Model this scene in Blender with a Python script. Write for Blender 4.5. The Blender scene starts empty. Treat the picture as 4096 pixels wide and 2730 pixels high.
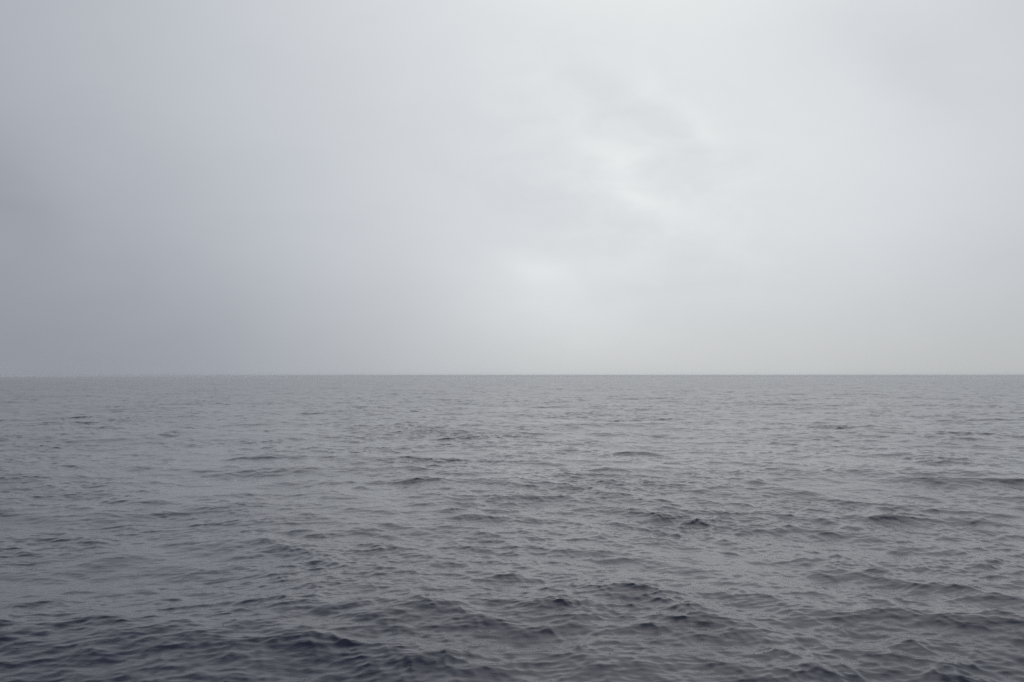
import bpy, math, random
import numpy as np

# ------------------------------------------------------------------ camera
C = bpy.context.scene
EYE = 6.5                                  # deck height above the sea, metres
cam_d = bpy.data.cameras.new('camera')
cam = bpy.data.objects.new('camera', cam_d)
C.collection.objects.link(cam)
cam.location = (0, 0, EYE)
cam_d.sensor_width = 36.0
cam_d.lens = 28.0
cam_d.clip_start = 0.05
cam_d.clip_end = 60000
cam.rotation_euler = (math.radians(90 + 2.47), 0, 0)
C.camera = cam

# ------------------------------------------------------------------ world
SUN_AZ = 9.0                               # degrees to the right of the view
SUN_EL = 34.0
w = bpy.data.worlds.new('World')
C.world = w
w.use_nodes = True
nt = w.node_tree
for n in list(nt.nodes):
    nt.nodes.remove(n)
N, L = nt.nodes, nt.links


def math_n(op, a, b=None, c=None, clamp=False):
    m = N.new('ShaderNodeMath'); m.operation = op; m.use_clamp = clamp
    for i, v in enumerate((a, b, c)):
        if v is None:
            continue
        if isinstance(v, (int, float)):
            m.inputs[i].default_value = v
        else:
            L.new(v, m.inputs[i])
    return m.outputs[0]


def add(a, b): return math_n('ADD', a, b)
def sub(a, b): return math_n('SUBTRACT', a, b)
def mul(a, b): return math_n('MULTIPLY', a, b)


tc = N.new('ShaderNodeTexCoord')
nrm = N.new('ShaderNodeVectorMath'); nrm.operation = 'NORMALIZE'
L.new(tc.outputs['Generated'], nrm.inputs[0])
sx = N.new('ShaderNodeSeparateXYZ'); L.new(nrm.outputs[0], sx.inputs[0])
X, Y, Z = sx.outputs
DEG = 180 / math.pi
AZ = mul(math_n('ARCTAN2', X, Y), DEG)          # degrees clockwise of north
EL = mul(math_n('ARCSINE', Z), DEG)             # degrees above the horizon


def noise(scale, detail=4, rough=0.5, seed=0.0, stretch=(1, 1, 2.2), dist=0.0):
    mp = N.new('ShaderNodeMapping'); mp.inputs['Scale'].default_value = stretch
    mp.inputs['Location'].default_value = (seed, seed * 0.7, seed * 1.3)
    L.new(nrm.outputs[0], mp.inputs[0])
    t = N.new('ShaderNodeTexNoise')
    t.inputs['Scale'].default_value = scale
    t.inputs['Detail'].default_value = detail
    t.inputs['Roughness'].default_value = rough
    t.inputs['Distortion'].default_value = dist
    L.new(mp.outputs[0], t.inputs[0])
    return sub(t.outputs['Fac'], 0.5)


# the cloud deck drifts a little, so lobes get ragged outlines
wa = noise(3.5, 5, 0.55, 3.1)
wb = noise(3.5, 5, 0.55, 11.7)
AZW = add(AZ, mul(wa, 9.0))
ELW = add(EL, mul(wb, 6.0))


def lobe(a0, e0, sa, se, amp, tilt=0.0, warp=True):
    """soft patch of thinner (amp > 0) or thicker cloud round one direction"""
    A, E = (AZW, ELW) if warp else (AZ, EL)
    da, de = sub(A, a0), sub(E, e0)
    t = math.radians(tilt)
    p = add(mul(da, math.cos(t)), mul(de, math.sin(t)))
    q = sub(mul(de, math.cos(t)), mul(da, math.sin(t)))
    p = mul(p, 1 / sa); q = mul(q, 1 / se)
    r2 = add(mul(p, p), mul(q, q))
    return mul(math_n('EXPONENT', mul(r2, -0.5)), amp)


#SKYDATA
LOBES = [
    # az, el, width, height, amount, tilt, ragged
    (15, 42, 27, 19, 0.92, 0, False),
    (-46, 44, 30, 16, -0.44, 0, False),
    (-36, 0, 12, 6, -0.072, 0, False),
    (-36, 13, 12, 9, -0.075, 0, False),
    (-36, 27, 12, 10, 0.128, 0, False),
    (-18, 0, 12, 6, -0.073, 0, False),
    (-18, 13, 12, 9, 0.036, 0, False),
    (-18, 27, 12, 10, 0.022, 0, False),
    (0, 0, 12, 6, 0.055, 0, False),
    (0, 13, 12, 9, 0.083, 0, False),
    (0, 27, 12, 10, -0.137, 0, False),
    (18, 0, 12, 6, 0.003, 0, False),
    (18, 13, 12, 9, 0.117, 0, False),
    (18, 27, 12, 10, -0.217, 0, False),
    (36, 0, 12, 6, -0.017, 0, False),
    (36, 13, 12, 9, 0.047, 0, False),
    (36, 27, 12, 10, -0.196, 0, False),
    # thin places and thick wisps in the deck
    (8.2, 13.6, 3.4, 0.9, 0.050, -27, True),
    (12.6, 17.4, 2.4, 0.6, 0.038, -42, True),
    (6.2, 15.6, 1.8, 0.5, 0.032, -32, True),
    (11.0, 12.3, 2.2, 0.4, 0.036, -16, True),
    (9.4, 17.8, 4.0, 1.2, -0.036, -35, True),
    (3.6, 11.8, 5.0, 0.8, -0.022, -18, True),
    (0.9, 8.1, 2.6, 0.6, 0.035, -18, True),
    (4.5, 8.0, 6.0, 0.7, 0.025, 5, True),
    (3.0, 5.4, 5.0, 2.4, 0.060, -10, True),
    (26.5, 19.6, 3.4, 1.6, -0.035, -25, True),
    (-33.5, 11.0, 1.6, 2.6, -0.035, 0, True),
    (-21, 13, 9, 2.5, -0.018, 5, True),
    (-12, 19, 8, 2.0, -0.018, -8, True),
]
BASE = 0.42
lum = BASE
for lb in LOBES:
    l_ = lobe(*lb)
    lum = add(lum, l_)
mott = add(mul(noise(2.2, 6, 0.5, 5.0), 0.05), mul(noise(6.0, 6, 0.6, 8.0, (1, 1, 2.6), 0.4), 0.035))
# torn wisps where the deck is thinnest
wisp = noise(11.0, 6, 0.6, 2.2, (1, 1, 2.0), 0.8)
mott = add(mott, mul(wisp, lobe(8, 14.5, 8, 5.5, 0.17, -25, False)))
lum = add(lum, mott)
lum = math_n('MAXIMUM', lum, 0.08)

# darker cloud is bluer, thin bright cloud nearly white
tint = N.new('ShaderNodeMapRange'); tint.interpolation_type = 'LINEAR'
L.new(lum, tint.inputs['Value'])
tint.inputs['From Min'].default_value = 0.32
tint.inputs['From Max'].default_value = 0.80
cm = N.new('ShaderNodeMix'); cm.data_type = 'RGBA'
L.new(tint.outputs[0], cm.inputs['Factor'])
cm.inputs[6].default_value = (0.928, 0.998, 1.135, 1)
cm.inputs[7].default_value = (0.963, 1.002, 1.015, 1)
# the murk low over the sea on the bright side is colourless
low = mul(math_n('EXPONENT', mul(mul(EL, EL), -1 / 50.0)), math_n('MULTIPLY_ADD', AZ, 1 / 24.0, 0.85, clamp=True))
cn = N.new('ShaderNodeMix'); cn.data_type = 'RGBA'
L.new(low, cn.inputs['Factor']); L.new(cm.outputs[2], cn.inputs[6])
cn.inputs[7].default_value = (0.966, 1.0, 1.020, 1)
cloud = N.new('ShaderNodeVectorMath'); cloud.operation = 'SCALE'
L.new(cn.outputs[2], cloud.inputs[0])
L.new(mul(lum, 10.0), cloud.inputs['Scale'])     # background strength is 0.1

sky = N.new('ShaderNodeTexSky'); sky.sky_type = 'NISHITA'
sky.sun_disc = False
sky.sun_elevation = math.radians(SUN_EL)
sky.sun_rotation = math.radians(SUN_AZ)
sky.air_density = 1.0; sky.dust_density = 3.0
mx = N.new('ShaderNodeMix'); mx.data_type = 'RGBA'
mx.inputs['Factor'].default_value = 0.99         # overcast: the deck hides the blue
L.new(sky.outputs[0], mx.inputs[6]); L.new(cloud.outputs[0], mx.inputs[7])
bg = N.new('ShaderNodeBackground'); bg.inputs['Strength'].default_value = 0.1
L.new(mx.outputs[2], bg.inputs['Color'])
wo = N.new('ShaderNodeOutputWorld'); L.new(bg.outputs[0], wo.inputs['Surface'])

# veiled sun: broad and weak
sd = bpy.data.lights.new('sun', 'SUN')
sd.energy = 0.5
sd.angle = math.radians(160)
sd.color = (1.0, 0.99, 0.975)
sun = bpy.data.objects.new('sun', sd); C.collection.objects.link(sun)
sun.rotation_euler = (math.radians(90 - SUN_EL), 0, math.radians(180 - SUN_AZ))
sun.location = (0, 0, 60)

C.view_settings.view_transform = 'Standard'
C.view_settings.look = 'None'
C.view_settings.gamma = 1
C.view_settings.exposure = 0
C.cycles.use_denoising = False
C.cycles.max_bounces = 6
C.cycles.volume_bounces = 1
C.cycles.use_adaptive_sampling = True
C.cycles.adaptive_threshold = 0.01
C.render.film_transparent = False

# ------------------------------------------------------------------ sea surface
rng = np.random.default_rng(7)
TAU = 2 * math.pi
# polar grid: fine inside the part of the sea one can look at, coarse behind
q_near = 1.0 + 0.0018
rr = [1.0]
while rr[-1] < 7.5: rr.append(rr[-1] * 1.012)
while rr[-1] < 1500: rr.append(rr[-1] * q_near)
while rr[-1] < 13000: rr.append(rr[-1] * 1.005)
R = np.array(rr, np.float64)
fine = np.linspace(-53, 53, 1950)
side = np.linspace(53, 307, 140)[1:-1]
TH = np.radians(np.concatenate([fine, side]))
nr, nt_ = len(R), len(TH)
nfine = len(fine)
dth = np.concatenate([np.full(nfine, np.radians(106 / 1949)), np.full(len(side), np.radians(254 / 139))])
gx = (R[:, None] * np.sin(TH)[None, :])
gy = (R[:, None] * np.cos(TH)[None, :])
dr = np.gradient(R)
# coarsest spacing of the grid at each vertex (metres)
cell = np.maximum(dr[:, None] * 1.0, (R[:, None] * dth[None, :]) * 1.0)
hz = np.zeros_like(gx, dtype=np.float32)
hx = np.zeros_like(hz); hy = np.zeros_like(hz)

WIND = 8.0                                  # crests come from slightly off the view axis


def add_wave(lam, amp, deg, ph, chop, r0, r1):
    k = TAU / lam
    kx, ky = k * math.sin(math.radians(deg)), k * math.cos(math.radians(deg))
    s = slice(r0, r1)
    p = kx * gx[s] + ky * gy[s] + ph
    p = np.remainder(p, TAU).astype(np.float32)
    f = np.clip((lam / cell[s] - 2.2) / 1.6, 0, 1).astype(np.float32) * amp
    if grp is not None:
        f = f * grp[s]
    sn = np.sin(p); cs = np.cos(p)
    hz[s] += f * cs
    hx[s] -= (f * chop * math.sin(math.radians(deg))) * sn
    hy[s] -= (f * chop * math.cos(math.radians(deg))) * sn


def smooth_field(scale, n, seed):
    """slowly varying gusts that make patches of rougher and calmer water"""
    g = np.random.default_rng(seed)
    out = np.zeros_like(hz)
    for i in range(n):
        lam = scale * g.uniform(0.6, 1.8)
        a = g.uniform(0, TAU)
        out += np.sin(np.remainder((TAU / lam) * (math.sin(a) * gx + math.cos(a) * gy) + g.uniform(0, TAU), TAU)).astype(np.float32)
    return out / math.sqrt(n / 2)


gust = smooth_field(28, 7, 21)
gust2 = smooth_field(9, 7, 22)

G1 = np.clip(np.exp(0.22 * gust + 0.18 * gust2 - 0.03), 0.3, 2.4)
G2 = np.clip(np.exp(0.14 * gust + 0.16 * gust2 - 0.02), 0.4, 2.0)
# spectrum ------------------------------------------------------------
lost = np.zeros(nr)
lams = np.exp(np.linspace(math.log(42.0), math.log(0.2), 260))
peak = 7.0
dln = abs(math.log(lams[1] / lams[0]))
for lam in lams:
    k = TAU / lam; kp = TAU / peak
    # slope variance per unit ln k
    sv = 0.0053 * math.exp(-0.9 * (kp / k) ** 2)
    if lam > 4.0:
        sv = max(sv * 0.85, 0.0006)
    if lam < 1.0:
        sv *= (1.4 if lam < 0.6 else 1.15) * lam ** 0.15
    amp = math.sqrt(2 * sv * dln) / k
    spread = 26 + 26 * min(1.0, math.log(max(peak / lam, 1.0)) / 2.2)
    # two crossing seas: one running away from the eye, one across the view
    deg = (WIND + rng.normal(0, spread)) if rng.random() < (0.62 if lam > 0.9 else 0.8) else (72 + rng.normal(0, 26))
    r_ok = np.where((lam / dr) > 2.2)[0]
    r1 = min(nr, int(np.searchsorted(R, lam / 2.2 / dth[0]))) if True else nr
    # rows whose spacing still resolves this wave
    lim = R * max(dth[0], 0.0)
    keep = (dr < lam / 2.2) & (lim < lam / 2.2)
    r1 = int(np.where(keep)[0].max()) + 1
    cr = np.maximum(dr, R * dth[0])
    lost += sv * dln * (1 - np.clip((lam / cr - 2.2) / 1.6, 0, 1) ** 2)
    if lam < 1.2:
        grp = G1
    elif lam < 4:
        grp = G2
    else:
        grp = None
    add_wave(lam, amp, deg, rng.uniform(0, TAU), 1.45 if lam > 0.6 else 1.0, 0, r1)
# low swell under the wind sea
grp = None
for lam, amp, deg, ph in ((34, 0.10, 20, 1.0), (27, 0.06, -22, 3.0), (46, 0.10, 4, 5.0)):
    add_wave(lam, amp, deg, ph, 0.6, 0, nr)

# single steeper seas that stand out of the chop: x, y, heading, wavelength, height, length along, length across
HUMPS = [
    (-19.4, 63.3, 2, 3.1, 0.130, 0.92, 1.62),
    (10.8, 65.7, -14, 3.3, 0.140, 1.03, 2.50),
    (-7.3, 48.6, 6, 2.6, 0.085, 0.92, 3.00),
    (13.0, 25.5, 60, 5.6, 0.230, 1.72, 3.25),
    (5.2, 20.8, 64, 4.2, 0.165, 1.15, 2.25),
    (-8.6, 21.4, -6, 12.0, 0.240, 3.60, 5.50),
    (13.5, 19.6, 52, 5.4, 0.170, 1.60, 2.60),
    (26.8, 48.4, 6, 3.5, 0.070, 1.15, 4.00),
    (19.8, 37.7, 8, 2.9, 0.090, 1.03, 2.75),
    (-1.6, 38.6, -5, 2.5, 0.075, 0.92, 2.25),
    (-16.9, 211.9, 4, 7.7, 0.220, 2.76, 11.25),
    (25.4, 149.5, -6, 5.0, 0.150, 1.72, 5.62),
    (8.3, 163.8, 3, 5.0, 0.140, 1.72, 4.38),
    (111.8, 187.2, 3, 5.5, 0.160, 1.84, 5.62),
    (-35.1, 106.6, 5, 4.4, 0.130, 1.49, 4.00),
    (-63.7, 107.9, -5, 4.6, 0.130, 1.61, 5.00),
]
for (x0, y0, deg, lam, a, sl, sc) in HUMPS:
    d = math.radians(deg)
    u = (gx - x0) * math.sin(d) + (gy - y0) * math.cos(d)
    v = (gx - x0) * math.cos(d) - (gy - y0) * math.sin(d)
    e = np.exp(-0.5 * (u / sl) ** 2 - 0.5 * (v / sc) ** 2) * a
    p = TAU / lam * u
    hz += (e * np.cos(p)).astype(np.float32)
    hx -= (e * 0.9 * math.sin(d) * np.sin(p)).astype(np.float32)
    hy -= (e * 0.9 * math.cos(d) * np.sin(p)).astype(np.float32)

vz = hz - (R[:, None] ** 2) / (2 * 6371000.0)      # the earth's own curve makes the horizon
co = np.empty((nr * nt_ + 1, 3), np.float32)
co[:-1, 0] = (gx + hx).ravel(); co[:-1, 1] = (gy + hy).ravel(); co[:-1, 2] = vz.ravel()
co[-1] = (0, 0, 0)
i = np.arange(nr - 1)[:, None]; j = np.arange(nt_)[None, :]; j2 = (j + 1) % nt_
quads = np.stack([i * nt_ + j, i * nt_ + j2, (i + 1) * nt_ + j2, (i + 1) * nt_ + j], -1).reshape(-1, 4)
quads = quads[:, ::-1]
j = np.arange(nt_)
tris = np.stack([np.full(nt_, nr * nt_), j, (j + 1) % nt_], -1)[:, ::-1]
nq, ntri = len(quads), len(tris)
me = bpy.data.meshes.new('sea')
me.vertices.add(len(co)); me.vertices.foreach_set('co', co.ravel())
me.loops.add(nq * 4 + ntri * 3)
me.loops.foreach_set('vertex_index', np.concatenate([quads.ravel(), tris.ravel()]).astype(np.int32))
me.polygons.add(nq + ntri)
ls = np.concatenate([np.arange(nq) * 4, nq * 4 + np.arange(ntri) * 3]).astype(np.int32)
me.polygons.foreach_set('loop_start', ls)
me.polygons.foreach_set('use_smooth', np.ones(nq + ntri, bool))
me.update(calc_edges=True)
at = me.attributes.new('unresolved_chop', 'FLOAT', 'POINT')
at.data.foreach_set('value', np.append(np.repeat(lost, nt_), 0).astype(np.float32))
sea = bpy.data.objects.new('sea', me); C.collection.objects.link(sea)
sea['kind'] = 'structure'
print('sea verts', len(co), 'normal z', me.polygons[1000].normal.z)

# water material --------------------------------------------------------
m = bpy.data.materials.new('sea_water'); m.use_nodes = True
nt = m.node_tree; N, L = nt.nodes, nt.links
bs = N['Principled BSDF']
bs.inputs['Base Color'].default_value = (0.010, 0.0125, 0.036, 1)
bs.inputs['Roughness'].default_value = 0.12
bs.inputs['IOR'].default_value = 1.34
geo = N.new('ShaderNodeNewGeometry')


def tex(scale, detail, rough, stretch, rot=0.0):
    mp = N.new('ShaderNodeMapping'); mp.inputs['Scale'].default_value = stretch
    mp.inputs['Rotation'].default_value = (0, 0, math.radians(rot))
    L.new(geo.outputs['Position'], mp.inputs[0])
    t = N.new('ShaderNodeTexNoise'); t.noise_dimensions = '3D'
    t.inputs['Scale'].default_value = scale; t.inputs['Detail'].default_value = detail
    t.inputs['Roughness'].default_value = rough
    L.new(mp.outputs[0], t.inputs[0])
    return t.outputs['Fac']


# centimetre ripples and rain-pocked skin
b1 = N.new('ShaderNodeBump'); b1.inputs['Distance'].default_value = 0.035; b1.inputs['Strength'].default_value = 0.6
L.new(tex(4.0, 5, 0.6, (0.6, 1.25, 1.0), 14), b1.inputs['Height'])
b2 = N.new('ShaderNodeBump'); b2.inputs['Distance'].default_value = 0.006; b2.inputs['Strength'].default_value = 0.6
L.new(tex(24.0, 3, 0.6, (1, 1, 1)), b2.inputs['Height'])
L.new(b1.outputs[0], b2.inputs['Normal'])
L.new(b2.outputs[0], bs.inputs['Normal'])
an = N.new('ShaderNodeAttribute'); an.attribute_name = 'unresolved_chop'
bf = mul(math_n('EXPONENT', mul(an.outputs['Fac'], -70.0)), 0.42)
L.new(bf, b1.inputs['Strength']); L.new(bf, b2.inputs['Strength'])
# waves too small for the mesh at that distance are carried as roughness
an = N.new('ShaderNodeAttribute'); an.attribute_name = 'unresolved_chop'
al = math_n('POWER', math_n('ADD', mul(an.outputs['Fac'], 0.2), 0.0002), 0.25)
L.new(al, bs.inputs['Roughness'])
me.materials.append(m)

# ------------------------------------------------------------------ rain pocks
# little jets thrown up where drops hit the near water
sp_r = np.random.default_rng(5)
vs, fs = [], []
for _ in range(240):
    r_ = 9.5 * (42 / 9.5) ** sp_r.uniform(0, 1) ** 0.8
    t_ = math.radians(sp_r.uniform(-40, 40))
    a_ = int(np.searchsorted(R, r_)); b_ = int((math.degrees(t_) + 53) / 106 * (nfine - 1))
    px, py, pz = co[a_ * nt_ + b_]
    rad = sp_r.uniform(0.006, 0.013); h_ = sp_r.uniform(0.008, 0.022)
    prof = ((2.6, 0.0), (1.0, 0.25), (0.62, 0.6), (0.85, 0.85), (0.4, 1.0))
    base = len(vs)
    for (f_, z_) in prof:
        for q in range(6):
            an_ = q * TAU / 6
            vs.append((px + math.cos(an_) * rad * f_, py + math.sin(an_) * rad * f_, pz - 0.004 + h_ * z_))
    for lv in range(4):
        for q in range(6):
            fs.append((base + lv * 6 + q, base + lv * 6 + (q + 1) % 6, base + lv * 6 + 6 + (q + 1) % 6, base + lv * 6 + 6 + q))
    fs.append(tuple(base + 24 + q for q in range(6)))
sm = bpy.data.meshes.new('rain_splashes'); sm.from_pydata(vs, [], fs)
sm.polygons.foreach_set('use_smooth', [True] * len(sm.polygons)); sm.update()
so = bpy.data.objects.new('rain_splashes', sm); C.collection.objects.link(so)
so['kind'] = 'stuff'; so['category'] = 'rain splashes'
so['label'] = 'tiny dark rain splashes dotting the near water'
wm = bpy.data.materials.new('splash_water'); wm.use_nodes = True
wb_ = wm.node_tree.nodes['Principled BSDF']
wb_.inputs['Base Color'].default_value = (0.010, 0.0125, 0.036, 1)
wb_.inputs['Roughness'].default_value = 0.1; wb_.inputs['IOR'].default_value = 1.34
sm.materials.append(wm)

# ------------------------------------------------------------------ haze
hb = bpy.data.meshes.new('haze')
S, B, T = 13500.0, -18.0, EYE + 3.0
v = [(a, b, c) for c in (B, T) for b in (-S, S) for a in (-S, S)]
hb.from_pydata(v, [], [(0, 2, 3, 1), (4, 5, 7, 6), (0, 1, 5, 4), (2, 6, 7, 3), (0, 4, 6, 2), (1, 3, 7, 5)])
ho = bpy.data.objects.new('haze', hb); C.collection.objects.link(ho)
ho['kind'] = 'stuff'
ho['label'] = 'thin grey sea mist lying over the water towards the horizon'
ho['category'] = 'haze'
hm = bpy.data.materials.new('haze'); hm.use_nodes = True
for n in list(hm.node_tree.nodes): hm.node_tree.nodes.remove(n)
pv = hm.node_tree.nodes.new('ShaderNodeVolumePrincipled')
pv.inputs['Color'].default_value = (0.95, 0.96, 0.97, 1)
pv.inputs['Density'].default_value = 0.0001
pv.inputs['Anisotropy'].default_value = 0.0
mo = hm.node_tree.nodes.new('ShaderNodeOutputMaterial')
hm.node_tree.links.new(pv.outputs[0], mo.inputs['Volume'])
hb.materials.append(hm)
